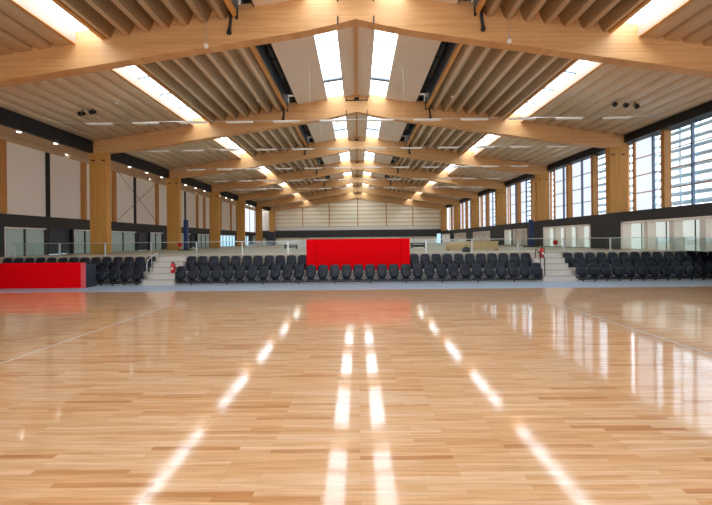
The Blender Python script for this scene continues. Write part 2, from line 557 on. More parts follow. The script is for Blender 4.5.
def rail(x0, x1, y, z, label, posts, leg_to):
    o = thing('seat_rail', ((x0 + x1) / 2, y, leg_to), label, 'rail', 'seat rails')
    g = o.location[:]
    MB(g).box(x0, x1, y - .02, y + .045, z - .05, z, .004).build('bar', 'blacksteel', o)
    for x in posts:
        MB(g).box(x - .022, x + .022, y - .012, y + .03, leg_to, z - .05).build('leg', 'blacksteel', o)
    return o


PROTO = None


def seat(x, y, z, label, group):
    global PROTO
    if PROTO is None:
        PROTO = make_seat((x, y, z), label, group)
        return PROTO
    return dup(PROTO, (x, y, z), label, group)


ZF, ZB = 0.175, 0.52           # top of the rails
mid = [-15 + k for k in range(31)]
for k, n in enumerate(mid):
    seat(n * P, FRONT_Y - .06, ZF - .06, 'dark seat, %s from the left in the middle block front row' % ORD[k], 'middle block front row seats')
lft = [n for n in mid if n * P < -2.2]
rgt = [n for n in mid if n * P > 2.2]
for k, n in enumerate(lft):
    seat(n * P, BACK_Y, ZB - .06, 'dark back row seat left of the red panel, %s from the stair' % ORD[k], 'middle block back row seats')
for k, n in enumerate(rgt):
    seat(n * P, BACK_Y, ZB - .06, 'dark back row seat right of the red panel, %s from the panel' % ORD[k], 'middle block back row seats')
for k in range(14):
    x = -8.47 - k * P
    if x > -11.0 and k < 5:
        seat(x, FRONT_Y - .06, ZF - .06, 'dark seat, %s from the left stair, left block front row' % ORD[k], 'left block front row seats')
    seat(x, BACK_Y, ZB - .06, 'dark seat, %s from the left stair, left block back row' % ORD[k], 'left block back row seats')
for k in range(14):
    x = 8.52 + k * P
    if x < 14.8:
        seat(x, FRONT_Y - .06, ZF - .06, 'dark seat, %s from the right stair, right block front row' % ORD[k], 'right block front row seats')
        seat(x, BACK_Y, ZB - .06, 'dark seat, %s from the right stair, right block back row' % ORD[k], 'right block back row seats')

rail(-6.95, 6.95, 14.425 + .0, ZF - .06, 'long black steel rail under the front row of the middle block',
     [(-14 + 3 * k) * P for k in range(10)], 0.0)
rail(-10.6, -8.32, 14.425, ZF - .06, 'black steel rail under the left front row seats beside the stair', [-8.47 - k * P for k in range(5)], 0.0)
rail(8.34, 14.7, 14.425, ZF - .06, 'black steel rail under the right front row seats', [8.52 + k * P for k in range(14)], 0.0)
# the rails of the back rows stand on the tier
rail(-6.95, -2.3, BACK_Y, ZB - .06 + .0, 'black rail under the back row left of the red panel', [-6.7, -5.3, -3.9, -2.5], 0.45 - .05)
rail(2.3, 6.95, BACK_Y, ZB - .06, 'black rail under the back row right of the red panel', [2.5, 3.9, 5.3, 6.7], 0.40)
rail(-14.8, -8.32, BACK_Y, ZB - .06, 'black rail under the left block back row', [-14, -12.5, -11, -9], 0.40)
rail(8.34, 14.7, BACK_Y, ZB - .06, 'black rail under the right block back row', [8.8, 10.5, 12, 13.5], 0.40)

# ------------------------------------------------------------------ red panel and desk
o = thing('red_barrier', (0, 15.1, 0.45), 'wide bright red barrier panel standing among the middle seats', 'barrier')
g = o.location[:]
MB(g).box(-2.06, 2.06, 15.10, 15.16, 0.45, 1.70, .01).build('front_board', 'red', o)
for s in (-1, 1):
    MB(g).box(s * 2.06, s * 2.0, 15.165, 15.68, 0.45, 1.69, .008).build('side_board', 'red', o)
    MB(g).box(s * 1.70 - .012, s * 1.70 + .012, 15.094, 15.10, 0.46, 1.69).build('seam', 'redseam', o)
MB(g).box(-1.66, 1.66, 15.094, 15.10, .985, 1.0).build('seam', 'redseam', o)

o = thing('scorer_desk', (-11.9, 13.8, 0), 'long red-fronted desk with slate grey end on the left', 'desk')
g = o.location[:]
MB(g).box(-14.2, -10.12, 13.80, 13.84, 0.0, .93, .008).build('front_board', 'red', o)
MB(g).box(-10.12, -9.96, 13.80, 13.84, 0.0, .93, .008).build('edge_board', 'pinkend', o)['label'] = 'pale red edge board'
MB(g).box(-14.2, -9.97, 13.845, 14.38, .80, .84, .006).build('worktop', 'deskgrey', o)
MB(g).box(-10.0, -9.955, 13.845, 14.38, 0.0, .80, .004).build('end_panel', 'deskgrey', o)
MB(g).box(-14.2, -14.15, 13.845, 14.38, 0.0, .80, .004).build('end_panel', 'deskgrey', o)

# ------------------------------------------------------------------ balustrade
o = thing('glass_balustrade', (0, 16.05, WALK), 'clear glass balustrade with pale posts behind the seating', 'balustrade')
g = o.location[:]
posts = [-14.6 + 1.94 * k for k in range(15)]
for x in posts:
    MB(g).box(x - .025, x + .025, 16.03, 16.08, WALK, 1.62, .004).build('post', 'rail', o)
for a, b in zip(posts[:-1], posts[1:]):
    MB(g).box(a + .03, b - .03, 16.05, 16.062, WALK + .05, 1.60).build('glass_panel', 'railglass', o)
MB(g).box(posts[0] - .03, posts[-1] + .03, 16.028, 16.082, 1.62, 1.645, .006).build('top_rail', 'rail', o)
MB(g).box(12.53, 12.542, 13.2, 16.0, WALK + .05, 1.60).build('glass_panel', 'railglass', o)
MB(g).box(12.51, 12.56, 13.2, 16.02, 1.62, 1.645, .006).build('top_rail', 'rail', o)
MB(g).box(12.515, 12.555, 14.66, 14.70, WALK, 1.62, .004).box(12.515, 12.555, 13.2, 13.24, WALK, 1.62, .004).build('post', 'rail', o)

# small red plates fixed to the glass
for x, y, lab in ((179.5, 244.5, 'small round red sign on the balustrade glass above the left stair'),
                  (555.0, 242.5, 'small round red sign on the balustrade glass above the right stair')):
    X, Z = px(x, y, 16.07)
    m = MB((X, 16.07, Z)).tube([(X, 16.064, Z), (X, 16.08, Z)], 0.11, 20)
    tag(m.build('red_sign', 'extred'), lab, 'sign', 'red signs on the balustrade')

# ------------------------------------------------------------------ things on the walkway behind
def pad_post(x, lab):
    X, Z = px(x, 220, 25.0)
    o = thing('padded_post', (X, 25, WALK), lab, 'post', 'navy padded posts')
    g = o.location[:]
    MB(g).box(X - .11, X + .11, 24.85, 25.15, WALK + .06, Z, .03).build('padding', 'navy', o)
    MB(g).box(X - .35, X + .35, 24.6, 25.4, WALK, WALK + .06, .01).build('base_plate', 'blacksteel', o)
    return o


pad_post(185.5, 'navy blue padded post behind the left part of the balustrade')
pad_post(530.5, 'navy blue padded post behind the right part of the balustrade')


def bench(x0, x1, d, h, lab):
    X0, X1 = (x0 - 358) * d / F, (x1 - 358) * d / F
    o = thing('low_bench', ((X0 + X1) / 2, d, WALK), lab, 'bench', 'dark low benches on the walkway')
    g = o.location[:]
    MB(g).box(X0, X1, d, d + .4, WALK + h - .08, WALK + h, .01).build('seat', 'black', o)
    for x in (X0 + .06, X1 - .06):
        MB(g).box(x - .03, x + .03, d + .05, d + .35, WALK, WALK + h - .08).build('leg', 'black', o)
    MB(g).box(X0 + .1, X1 - .1, d + .12, d + .3, WALK + .1, WALK + h - .12).build('shelf', 'black', o)
    return o


bench(283.5, 297, 26, .30, 'dark low bench on the walkway left of the red panel')
bench(411, 426, 24, .36, 'dark low bench on the walkway right of the red panel')
bench(660, 673, 16.6, .30, 'dark low bench on the walkway by the right glazed opening')
X0, X1 = (446 - 358) * 19 / F, (498 - 358) * 19 / F
o = thing('low_partition', ((X0 + X1) / 2, 19, WALK), 'low tan board partition on the walkway right of the middle', 'partition')
g = o.location[:]
MB(g).box(X0, X1, 19, 19.06, WALK + .03, WALK + .42, .01).build('board', 'tan', o)
MB(g).box(X0 - .03, X1 + .03, 18.98, 19.08, WALK + .42, WALK + .45, .006).build('cap', 'tan', o)
for x in (X0 + .1, X1 - .1):
    MB(g).box(x - .05, x + .05, 18.9, 19.2, WALK, WALK + .03).build('foot', 'blacksteel', o)
X0, X1 = (265.5 - 358) * 50 / F, (274.5 - 358) * 50 / F
o = thing('tall_cabinet', ((X0 + X1) / 2, 50, WALK), 'tall dark cabinet by the end wall on the far left', 'cabinet')
g = o.location[:]
MB(g).box(X0, X1, 50, 50.6, WALK + .06, 2.85, .01).build('body', 'deskgrey', o)
MB(g).box(X0 + .04, (X0 + X1) / 2 - .01, 49.97, 49.999, WALK + .1, 2.8).build('door', 'deskgrey', o)
MB(g).box((X0 + X1) / 2 + .01, X1 - .04, 49.97, 49.999, WALK + .1, 2.8).build('door', 'deskgrey', o)
MB(g).box(X0 + .05, X1 - .05, 50.05, 50.55, WALK, WALK + .06).build('plinth', 'black', o)
X, Z = px(466, 252, 16.6)
o = thing('equipment_bag', (X, 16.6, WALK), 'dark grey bag on the walkway behind the balustrade', 'bag')
g = o.location[:]
MB(g).loft([(WALK, X, 16.6, .15, .12), (WALK + .05, X, 16.6, .17, .14), (WALK + .16, X, 16.6, .15, .12), (WALK + .22, X, 16.6, .08, .06)]) \
    .build('body', 'deskgrey', o, True)
MB(g).tube([(X - .08, 16.6, WALK + .2), (X - .05, 16.6, WALK + .29), (X + .05, 16.6, WALK + .29), (X + .08, 16.6, WALK + .2)], .012).build('handle', 'blacksteel', o, True)

# ------------------------------------------------------------------ roof: beams and columns
PAIR = {-1: 'left', 1: 'right'}
for i, d in enumerate(BEAMS):
    lab = 'glulam timber roof beam, %s from the camera' % ORD[i] if i else 'huge glulam timber roof beam nearest the camera'
    if i == NB - 1: lab = 'glulam timber roof beam farthest away, against the end wall'
    o = thing('roof_beam', (0, d, z_beam(0)), lab, 'beam', 'glulam roof beams', 'thing')
    g = o.location[:]
    for s in (-1, 1):
        xs = [.53, .9, 1.3, 1.8, 2.2, 4, 6, 8, 10, 10.8, 12, 12.8, 13.38]
        poly = [(s * x, z_beam(min(x, 12.8))) for x in xs] + [(s * x, z_deck(x) + .02) for x in xs[::-1]]
        MB(g).prism(poly, d, d + BT).build('rafter', 'beam', o)
        for z0, z1 in ((z_beam(.53) - .02, z_beam(.53) + .20), (z_ceil(.53) - .26, z_ceil(.53) - .04)):
            MB(g).box(s * .55, s * .51, d - .03, d, z0, z1).build('steel_hanger', 'steel', o)
    xs = [-.53, -.35, -.15, 0, .15, .35, .53]
    poly = [(x, z_beam(x)) for x in xs] + [(x, z_deck(x) + .02) for x in xs[::-1]]
    MB(g).prism(poly, d + .001, d + BT - .001).build('ridge_block', 'beam', o)
    # dark steel saddle that carries the ridge purlin
    if i:
        MB(g).box(-.12, .12, d - .10, d - .001, z_ceil(0) - .28, z_ceil(0) - .16).box(-.50, .50, d - .02, d - .001, z_ceil(0) - .30, z_ceil(0) - .26) \
            .build('purlin_shoe', 'steel', o)
    for s in (-1, 1):
        if i == NB - 1 and False: break
        # column under the beam
        zb = LEDGE + .002 if s > 0 else (0.0 if d < EDGE else WALK)
        lab = 'square timber column on the %s, under the %s roof beam' % (PAIR[s], ('nearest' if i == 0 else ORD[i]))
        x0, x1 = s * 12.75, s * 13.62
        c = thing('timber_column', (s * 13.2, d, zb), lab, 'column', 'timber columns on the %s' % PAIR[s], 'thing')
        gc = c.location[:]
        zt = z_beam(12.8) - .004
        MB(gc).box(x0, x1, d, d + BT, zb, zt, .008).build('shaft', 'column', c)
        MB(gc).box(s * 13.385, s * 13.62, d + .02, d + BT - .02, zt, z_deck(13.5) - .1).build('head', 'column', c)
        for bx in (12.9, 13.42):
            MB(gc).box(s * bx - .09, s * bx + .09, d - .012, d, zt - .42, zt - .36).build('bolt_plate', 'steel', c)

# ------------------------------------------------------------------ roof: decks, ceilings, skylights
INNER = [(0, .36), (.04, .36), (.09, .22), (.15, .08), (.21, .01), (.285, -.015), (.36, .01), (.42, .08), (.48, .22), (.53, .36)]
OUTER = [(0, .26), (.02, .26), (.045, .12), (.075, .025), (.12, 0), (.45, 0), (.495, .025), (.525, .12), (.55, .26)]
PITCH = 0.57


def deck(x0, x1, prof, s, y0, y1):
    low = []
    x = x0
    while x < x1 - 1e-6:
        for a, b in prof:
            if x + a < x1:
                low.append((s * (x + a), z_lobe(x + a) + b * .95))
        x += PITCH
    low.append((s * x1, z_lobe(x1) + .25))
    top = [(q, z_lobe(q) + .40) for q, _ in low]
    return MB().strip(low, top, y0, y1)


SK0, SK1 = 7.52, 8.27          # side skylight shaft
RK0, RK1 = 0.66, 1.47          # ridge skylights
for b, (y0, y1) in enumerate(BAYS):
    where = 'camera bay' if b == 0 else 'bay %d' % b
    for s in (-1, 1):
        c = sroot('ceiling')
        deck(3.62, SK0 - .12, INNER, s, y0, y1).build('corrugated_deck', 'deck', c, True, 'web')
        deck(SK1 + .10, 13.45, OUTER, s, y0, y1).build('corrugated_deck', 'deck', c, True)
        # timber edge of the decks
        MB().box(s * 3.50, s * 3.62, y0, y1, z_lobe(3.5) + .02, z_lobe(3.5) + .34).build('edge_trimmer', 'trimwood', c)
        MB().box(s * (SK0 - .12), s * SK0, y0, y1, z_lobe(SK0) - .0, z_lobe(SK0) + .42).build('edge_trimmer', 'trimwood', c)
        MB().box(s * SK1, s * (SK1 + .10), y0, y1, z_lobe(SK1) + .0, z_lobe(SK1) + .42).build('skylight_reveal', 'reveal', c)
        MB().box(s * (SK1), s * (SK1 + .1), y0, y1, z_lobe(SK1) - .03, z_lobe(SK1) - .001).build('edge_trimmer', 'trimwood', c)
        # dark slot with ducts
        zz = z_ceil(3.2)
        MB().box(s * 3.49, s * 3.46, y0, y1, zz - .12, zz + .55).build('slot_plate', 'slotblue', c)
        MB().box(s * 3.45, s * 2.98, y0, y1, zz + .50, zz + .55).box(s * 3.01, s * 2.98, y0, y1, zz + .02, zz + .5).build('slot_lining', 'slot', c)
        # smooth ceiling either side of the ridge skylight
        pol = lambda a, q: [(s * a, z_ceil(a)), (s * q, z_ceil(q)), (s * q, z_ceil(q) + .14), (s * a, z_ceil(a) + .14)]
        MB().prism(pol(0.0, RK0), y0, y1).prism(pol(RK1, 2.98), y0, y1).build('ceiling_board', 'ceil', c)
        # skylights
        sk = sroot('window_rooflight')
        gz = z_ceil(1.06) + .10
        slope = [(s * RK0, z_ceil(RK0) + .12), (s * RK1, z_ceil(RK1) + .12), (s * RK1, z_ceil(RK1) + .16), (s * RK0, z_ceil(RK0) + .16)]
        MB().prism(slope, y0, y1).build('pane', 'skyglass', sk)
        n = max(1, round((y1 - y0) / 1.6))
        for k in range(1, n):
            y = y1 - 2.0 - 1.62 * (k - 1)
            if y < y0 + .3: continue
            w = .12 if k == 1 else .02
            zt = .05 if k == 1 else .09
            q = [(s * RK0, z_ceil(RK0) + zt), (s * RK1, z_ceil(RK1) + zt), (s * RK1, z_ceil(RK1) + .12), (s * RK0, z_ceil(RK0) + .12)]
            MB().prism(q, y - w, y + w).build('glazing_bar', 'bar', sk)
        sk = sroot('window_rooflight')
        gl = lambda a, q: [(s * SK0, z_lobe(SK0) + a), (s * SK1, z_lobe(SK1) + a), (s * SK1, z_lobe(SK1) + q), (s * SK0, z_lobe(SK0) + q)]
        MB().prism(gl(.36, .40), y0, y1).build('pane', 'skyglass', sk)
        for k in range(1, n):
            y = y1 - 1.62 * k
            if y < y0 + .3: continue
            MB().prism(gl(.31, .36), y - .03, y + .03).build('glazing_bar', 'bar', sk)
        if b:
            tag_d = thing('ventilation_duct', (s * 3.22, (y0 + y1) / 2, zz + .28),
                          'black duct in the %s ceiling slot of the %s bay beyond the nearest beam' % (PAIR[s], ORD[b - 1]), 'duct', 'ducts in the ceiling slots')
            gg = tag_d.location[:]
            MB(gg).tube([(s * 3.22, y0 + .6, zz + .3), (s * 3.22, y1 - 2.6, zz + .3)], .13, 12).build('pipe', 'duct', tag_d, True)
            for yy in (y0 + 1.4, y0 + 3.2):
                MB(gg).tube([(s * 3.22, yy, zz + .3), (s * 3.22, yy + .12, zz + .3)], .165, 12).build('collar', 'duct', tag_d, True)
                MB(gg).box(s * 3.21, s * 3.23, yy + .04, yy + .08, zz + .40, zz + .5).build('strap', 'steel', tag_d)
    # ridge purlin
    if b:
        lab = 'slender timber ridge purlin in the %s bay beyond the nearest beam' % ORD[b - 1]
        m = MB((0, y0, z_ceil(0) - .17)).box(-.055, .055, y0 + .01, y1 - .105, z_ceil(0) - .17, z_ceil(0) - .012)
        tag(m.build('ridge_purlin', 'trimwood'), lab, 'purlin', 'ridge purlins', 'thing')
# roof cover above all of it keeps the daylight out of the joints
c = sroot('ceiling')
for s in (-1, 1):
    MB().prism([(0, 10.3), (s * 15.4, 7.6), (s * 15.4, 7.7), (0, 10.4)], Y_BACK, Y_FAR + .3).build('roof_cover', 'ceil', c)

# hooked black cable arms on the beams at the edge of the deck
def hook(i, s):
    d = BEAMS[i]
    x = s * 3.72
    z = z_lobe(3.72)
    o = thing('cable_arm', (x, d, z), 'black hooked cable arm on the %s side of the %s roof beam' % (PAIR[s], 'nearest' if i == 0 else ORD[i]),
              'cable arm', 'black hooked cable arms on the beams')
    g = o.location[:]
    y = d - .055
    MB(g).tube([(x + s * .10, y, z + .16), (x + s * .06, y - .03, z + .21), (x - s * .02, y - .04, z + .20), (x - s * .05, y - .02, z + .10),
                (x - s * .04, y, z - .10), (x, y, z - .38)], .045).build('arm', 'blacksteel', o, True)
    MB(g).ball((x, y, z - .42), .075).build('knob', 'blacksteel', o, True)
    MB(g).box(x - s * .22 - .03, x - s * .22 + .03, d - .06, d - .001, z - .02, z + .20).build('clip', 'blacksteel', o)
    return o


for i in range(5):
    for s in (-1, 1): hook(i, s)

# ------------------------------------------------------------------ suspended light rows
ROWS = [(15.4, 4.83), (19.95, 4.79), (24.6, 4.66), (29.2, 4.62), (33.8, 4.60)]
rown = ['nearest row', 'second row', 'third row', 'fourth row', 'fifth row']
LP = None
for r, (d, hc) in enumerate(ROWS):
    z = H + hc
    tr = thing('light_track', (0, d, z + .05), 'thin cable track across the hall carrying the %s of lights' % rown[r], 'cable track', 'cable tracks carrying the lights')
    g = tr.location[:]
    MB(g).tube([(-12.3, d, z + .05), (12.3, d, z + .05)], .014, 6).build('conduit', 'rail', tr)
    for x in (-11.2, -6.7, -1.9, 1.9, 6.7, 11.2):
        top = (z_lobe(x) + .1 if abs(x) > 3.5 else z_ceil(x))
        MB(g).tube([(x, d, z + .05), (x, d, top)], .006, 5).build('suspension_wire', 'rail', tr)
    for k in range(12):
        x = (k - 5.5) * 1.905
        lab = 'slim white light, %s from the left in the %s hung under the roof' % (ORD[k], rown[r])
        if LP is None:
            LP = thing('linear_light', (x, d, z), lab, 'light', 'slim lights of the ' + rown[r])
            MB().box(-.54, .54, -.06, .06, .0, .035, .006).build('housing', 'white', LP)
            MB().box(-.53, .53, -.055, .055, -.022, -.001, .006).build('diffuser', 'lamp', LP)
            MB().box(-.40, -.37, -.02, .02, .036, .055).box(.37, .40, -.02, .02, .036, .055).build('clip', 'rail', LP)
        else:
            dup(LP, (x, d, z), lab, 'slim lights of the ' + rown[r])

# sensors hanging in front of the nearest beam
for x, y, lab in ((205.5, 45.5, 'small white globe sensor hanging before the nearest beam, left'),
                  (509, 41.5, 'small white globe sensor hanging before the nearest beam, right')):
    X, Z = px(x, y, 11.1)
    o = thing('globe_sensor', (X, 11.1, Z), lab, 'sensor', 'hanging globe sensors')
    g = o.location[:]
    MB(g).ball((X, 11.1, Z), .075).build('globe', 'white', o, True)
    MB(g).tube([(X, 11.1, Z + .07), (X, 11.1, z_lobe(X) + .12)], .010, 6).build('cable', 'rail', o)
# detectors and spotlights on the deck
def on_deck(x, y):
    a, b = x - 358, y - 240 + .01 * (x - 358)
    d = (8.75 - H) * F / (-b + .147 * abs(a))
    return a * d / F, d


for x, y, lab in ((117, 102, 'round white detector under the outer deck on the left'), (599, 95, 'round white detector under the outer deck on the right'),
                  (259, 100, 'round white detector under the inner deck on the left'), (454, 97, 'round white detector under the inner deck on the right')):
    X, d = on_deck(x, y)
    z = z_lobe(X) + .03
    o = thing('ceiling_detector', (X, d, z), lab, 'detector', 'round white ceiling detectors')
    g = o.location[:]
    MB(g).tube([(X, d, z), (X, d, z - .05)], .075, 14).build('base', 'white', o)
    MB(g).ball((X, d, z - .055), .05).build('dome', 'white', o, True)
for k, (x, y, lab) in enumerate(((82, 114.5, 'outer dark spotlight under the left outer deck'), (93, 113, 'inner dark spotlight under the left outer deck'),
                                 (614.5, 106, 'innermost of three dark spotlights under the right outer deck'),
                                 (625.5, 107, 'middle of three dark spotlights under the right outer deck'),
                                 (636, 108, 'outermost of three dark spotlights under the right outer deck'))):
    X, d = on_deck(x, y - 4)
    z = z_lobe(X) + .03
    o = thing('spotlight', (X, d, z), lab, 'spotlight', 'dark spotlights under the deck')
    g = o.location[:]
    MB(g).tube([(X, d, z), (X, d, z - .10)], .02, 8).box(X - .06, X + .06, d - .04, d + .04, z - .02, z).build('mount', 'steel', o)
    MB(g).tube([(X + .04, d + .1, z - .10), (X - .01, d - .06, z - .17), (X - .02, d - .10, z - .19)], [.07, .085, .095], 12).build('head', 'steel', o, True)

# ------------------------------------------------------------------ right wall
wr = sroot('wall_right')
MB().box(XW, XR + .35, Y_BACK, Y_FAR, 2.40, LEDGE).build('band', 'charcoal', wr)
for (y0, y1) in BAYS:
    MB().box(13.48, XR + .3, y0, y1, 6.42, 7.05).build('header', 'black', wr)
    MB().box(13.63, XR + .3, y1, y1 + BT, 6.42, 7.05).build('header', 'black', wr)
OPEN = [(12.6, 18.4), (20.8, 26.1), (28.6, 31.2), (31.5, 33.0), (36.6, 42.0), (44.7, 50.3), (52.5, 57.5)]
prev = Y_BACK
for a, b in OPEN + [(Y_FAR, Y_FAR)]:
    MB().box(XW, XR + .35, prev, a, 0.0, 2.40).build('wall_pier', 'charcoal', wr)
    if b > a and a > 13: MB().box(XW, XR + .35, a, b, 0.0, WALK).build('wall_base', 'charcoal', wr)
    prev = b
MB().box(XR + 1.1, XR + 1.2, 12.3, 18.7, 0, WALK).box(XR + .35, XR + 1.2, 12.3, 12.6, 0, WALK).box(XR + .35, XR + 1.2, 18.4, 18.7, 0, WALK) \
    .build('recess_base', 'lining', wr)
MB().box(XW + .55, XR + 1.2, 12.3, 18.7, WALK + .02, WALK + .10).build('recess_head', 'lining', wr)
wn = 0
for a, b in OPEN:
    wn += 1
    w = sroot('window_%d' % wn)
    y0, y1 = a, b
    x0, x1 = XW - .02, XW + .42
    q0 = XW
    MB().box(x0, x1, y0, y0 + .12, WALK + .02, 2.398).build('jamb', 'white', w)
    MB().box(x0, x1, y1 - .12, y1, WALK + .02, 2.398).build('jamb', 'white', w)
    MB().box(x0, x1, y0, y1, 2.30, 2.398).build('head', 'white', w)
    n = max(1, round((y1 - y0) / 1.5))
    for k in range(n):
        p0, p1 = y0 + .12 + (y1 - y0 - .24) * k / n, y0 + .12 + (y1 - y0 - .24) * (k + 1) / n
        if k: MB().box(q0 + .04, q0 + .42, p0 - .13, p0 + .13, WALK + .02, 2.30).build('mullion', 'white', w)
        MB().box(q0 + .40, q0 + .42, p0, p1, WALK + .02, 2.30).build('pane', 'cream' if wn in (3, 5, 6) else 'frostgreen', w)
        MB().box(q0 + .37, q0 + .40, (p0 + p1) / 2 - .015, (p0 + p1) / 2 + .015, WALK + .02, 2.30).build('glazing_bar', 'steel', w)
# upper glazing, bay by bay
for b, (y0, y1) in enumerate(BAYS):
    wn += 1
    w = sroot('window_%d' % wn)
    f0 = D0 + S * (b - 1)
    if b == 0:
        cuts = [y0, 3.6, y1]
    else:
        cuts = [y0, f0 + 1.6, f0 + 3.0, f0 + 4.4, f0 + 5.65, f0 + 6.5, y1]
    kinds = ['clear', 'clear', 'clear', 'clear', 'clear', 'frost'] if b == 1 else (['clear', 'clear', 'frost', 'frost', 'frost', 'frost'] if b == 2 else ['frost', 'clear', 'clear', 'frost', 'frost', 'frost'])
    if b == 0: kinds = ['frost', 'frost']
    for k in range(len(cuts) - 1):
        a, q = cuts[k], cuts[k + 1]
        MB().box(XR + .10, XR + .12, a, q, LEDGE, 6.42).build('pane', 'glass' if kinds[k] == 'clear' else 'frost', w)
        if k:
            big = k in (2, 4)
            hw = .10 if big else .035
            MB().box(XR - (.22 if big else .02), XR + .09, a - hw, a + hw, LEDGE, 6.42).build('timber_post' if big else 'mullion', 'post' if big else 'bar', w)
    MB().box(XR - .02, XR + .09, y0, y0 + .1, LEDGE, 6.42).box(XR - .02, XR + .09, y1 - .1, y1, LEDGE, 6.42).build('frame', 'post', w)
    for z in (3.84, 4.70, 5.56):
        MB().box(XR + .05, XR + .09, y0, y1, z - .02, z + .02).build('rail', 'bar' if b > 1 else 'post', w)
    if b:
        lv = MB((XR + 1.4, y0, 2.6))
        z = 2.75
        while z < 7.0:
            lv.prism([(XR + 1.30, z), (XR + 1.33, z - .015), (XR + 1.5, z + .19), (XR + 1.47, z + .205)], y0 - .1, y1 + .1)
            z += .42
        lo = lv.build('louvre_blades', 'louvre')
        lo.name = 'louvre_screen'
        for yy in (y0 + 1, y1 - 1):
            MB((XR + 1.4, y0, 2.6)).box(XR + 1.5, XR + 1.56, yy - .04, yy + .04, -.2, 7.2).build('support', 'louvre', lo)
        tag(lo, 'grey-blue louvre blades outside the right windows of the %s bay beyond the nearest beam' % ORD[b - 1], 'louvres', 'louvre screens outside the right windows')
struct(MB().box(XR + .3, 60, Y_BACK - 20, 90, -.3, -.2).build('ground', 'ground'))

# ------------------------------------------------------------------ left wall
wl = sroot('wall_left')
MB().box(XL - .3, XL, Y_BACK, Y_FAR, 2.36, 2.92).build('band', 'charcoal', wl)
for (y0, y1) in BAYS:
    MB().box(XL, -13.64, y0 - BT if y0 > 0 else y0, y1, 6.22, 6.30).build('soffit', 'soffit', wl)
    MB().box(-13.55, -13.42, y0, y1, 6.20, 7.1).build('bulkhead', 'black', wl)
    MB().box(-13.64, -13.551, y0, y1, 6.20, 6.30).build('soffit_edge', 'black', wl)
    MB().box(-14.98, -14.85, y0, y1, 6.02, 6.219).build('head_trim', 'soffit', wl)
for b, (y0, y1) in enumerate(BAYS):
    if b == 6:
        wn += 1
        w = sroot('window_%d' % wn)
        MB().box(XL - .1, XL - .05, y0 - .3, y1 + .3, 2.92, 6.2).build('pane', 'frost', w)
        for y in (y0 + 2, y0 + 4.5):
            MB().box(XL - .05, XL, y - .05, y + .05, 2.92, 6.2).build('mullion', 'steel', w)
        continue
    f0 = D0 + S * (b - 1)
    if b == 0: MB().box(XL - .25, XL - .05, y0, y1 + .3, 2.92, 6.2).build('white_panel', 'offwhite', wl); continue
    xs = [(f0 + 4.62 if b == 1 else f0 + 2.9, 'd'), (f0 + 6.6, 'd')]
    cut = {1: [(15.95, 'w'), (18.35, 'd'), (20.7, 'w')], 2: [(23.3, 'w'), (25.55, 'd'), (28.3, 'w')], 3: [(33.0, 'd'), (35.4, 'w')]}.get(b)
    if cut is None: cut = [(f0 + 2.2, 'w'), (f0 + 4.4, 'd'), (f0 + 6.6, 'w')]
    ya = f0
    ye = f0 + S
    MB().box(XL - .25, XL - .05, ya, ye, 2.92, 6.2).build('white_panel', 'offwhite', wl)
    for y, k in cut:
        hw = .10 if k == 'd' else .13
        MB().box(XL - .05, XL + (.02 if k == 'd' else .10), y - hw, y + hw, 2.92, 6.2).build('post', 'black' if k == 'd' else 'post', wl)
# brace cables in the second bay
o = thing('brace_cable', (XL + .12, 25.5, 4.5), 'crossed thin steel brace cables before the white panels on the left', 'cable brace')
g = o.location[:]
for za, zb in ((6.1, 3.0), (3.0, 6.1)):
    MB(g).tube([(XL + .14, 23.4, za), (XL + .14, 28.2, zb)], .013, 6).build('cable', 'steel', o)
# lower left: glazed openings and doors in the charcoal wall
lower = [(12.0, 15.8, 'p'), (16.05, 18.25, 'p'), (18.3, 19.9, 'd'), (20.0, 21.9, 'p'), (23.05, 25.7, 'p'), (25.8, 27.35, 'd'), (27.4, 29.2, 'p'),
         (31.2, 34.0, 'p'), (34.1, 35.4, 'd'), (35.5, 38.6, 'p'), (39.5, 41.3, 'd'), (41.4, 46.6, 'b'), (47.5, 49.2, 'd'), (49.3, 52.4, 'b'), (54, 58, 'p')]
prev = Y_BACK
dn = 0
for a, b, k in lower + [(Y_FAR, Y_FAR, '')]:
    MB().box(XL - .3, XL, prev, a, 0, 2.36).build('wall_pier', 'charcoal', wl)
    prev = b
    if not k: break
    MB().box(XL - .3, XL, a, b, 0, WALK).build('wall_base', 'charcoal', wl)
    if k == 'd':
        dn += 1
        w = sroot('door_%d' % dn)
        MB().box(XL - .2, XL - .14, a + .04, b - .04, WALK + .01, 2.38).build('leaf', 'deskgrey', w)
        MB().tube([(XL - .11, a + .15, WALK + .5), (XL - .11, a + .15, WALK + 1.0)], .02).build('handle', 'rail', w)
        MB().box(XL - .25, XL + .02, a, a + .04, WALK, 2.36).box(XL - .25, XL + .02, b - .04, b, WALK, 2.36).build('frame', 'black', w)
    else:
        wn += 1
        w = sroot('window_%d' % wn)
        MB().box(XL - .2, XL - .15, a, b, WALK, 2.36).build('pane', 'frostblue' if k == 'b' else 'frostgrey', w)
        n = max(1, round((b - a) / 1.1))
        for q in range(1, n):
            y = a + (b - a) * q / n
            MB().box(XL - .14, XL - .08, y - .03, y + .03, WALK, 2.36).build('mullion', 'charcoal', w)
        MB().box(XL - .14, XL - .02, a, b, 2.30, 2.36).box(XL - .14, XL - .02, a, a + .06, WALK, 2.30).build('frame', 'offwhite', w)
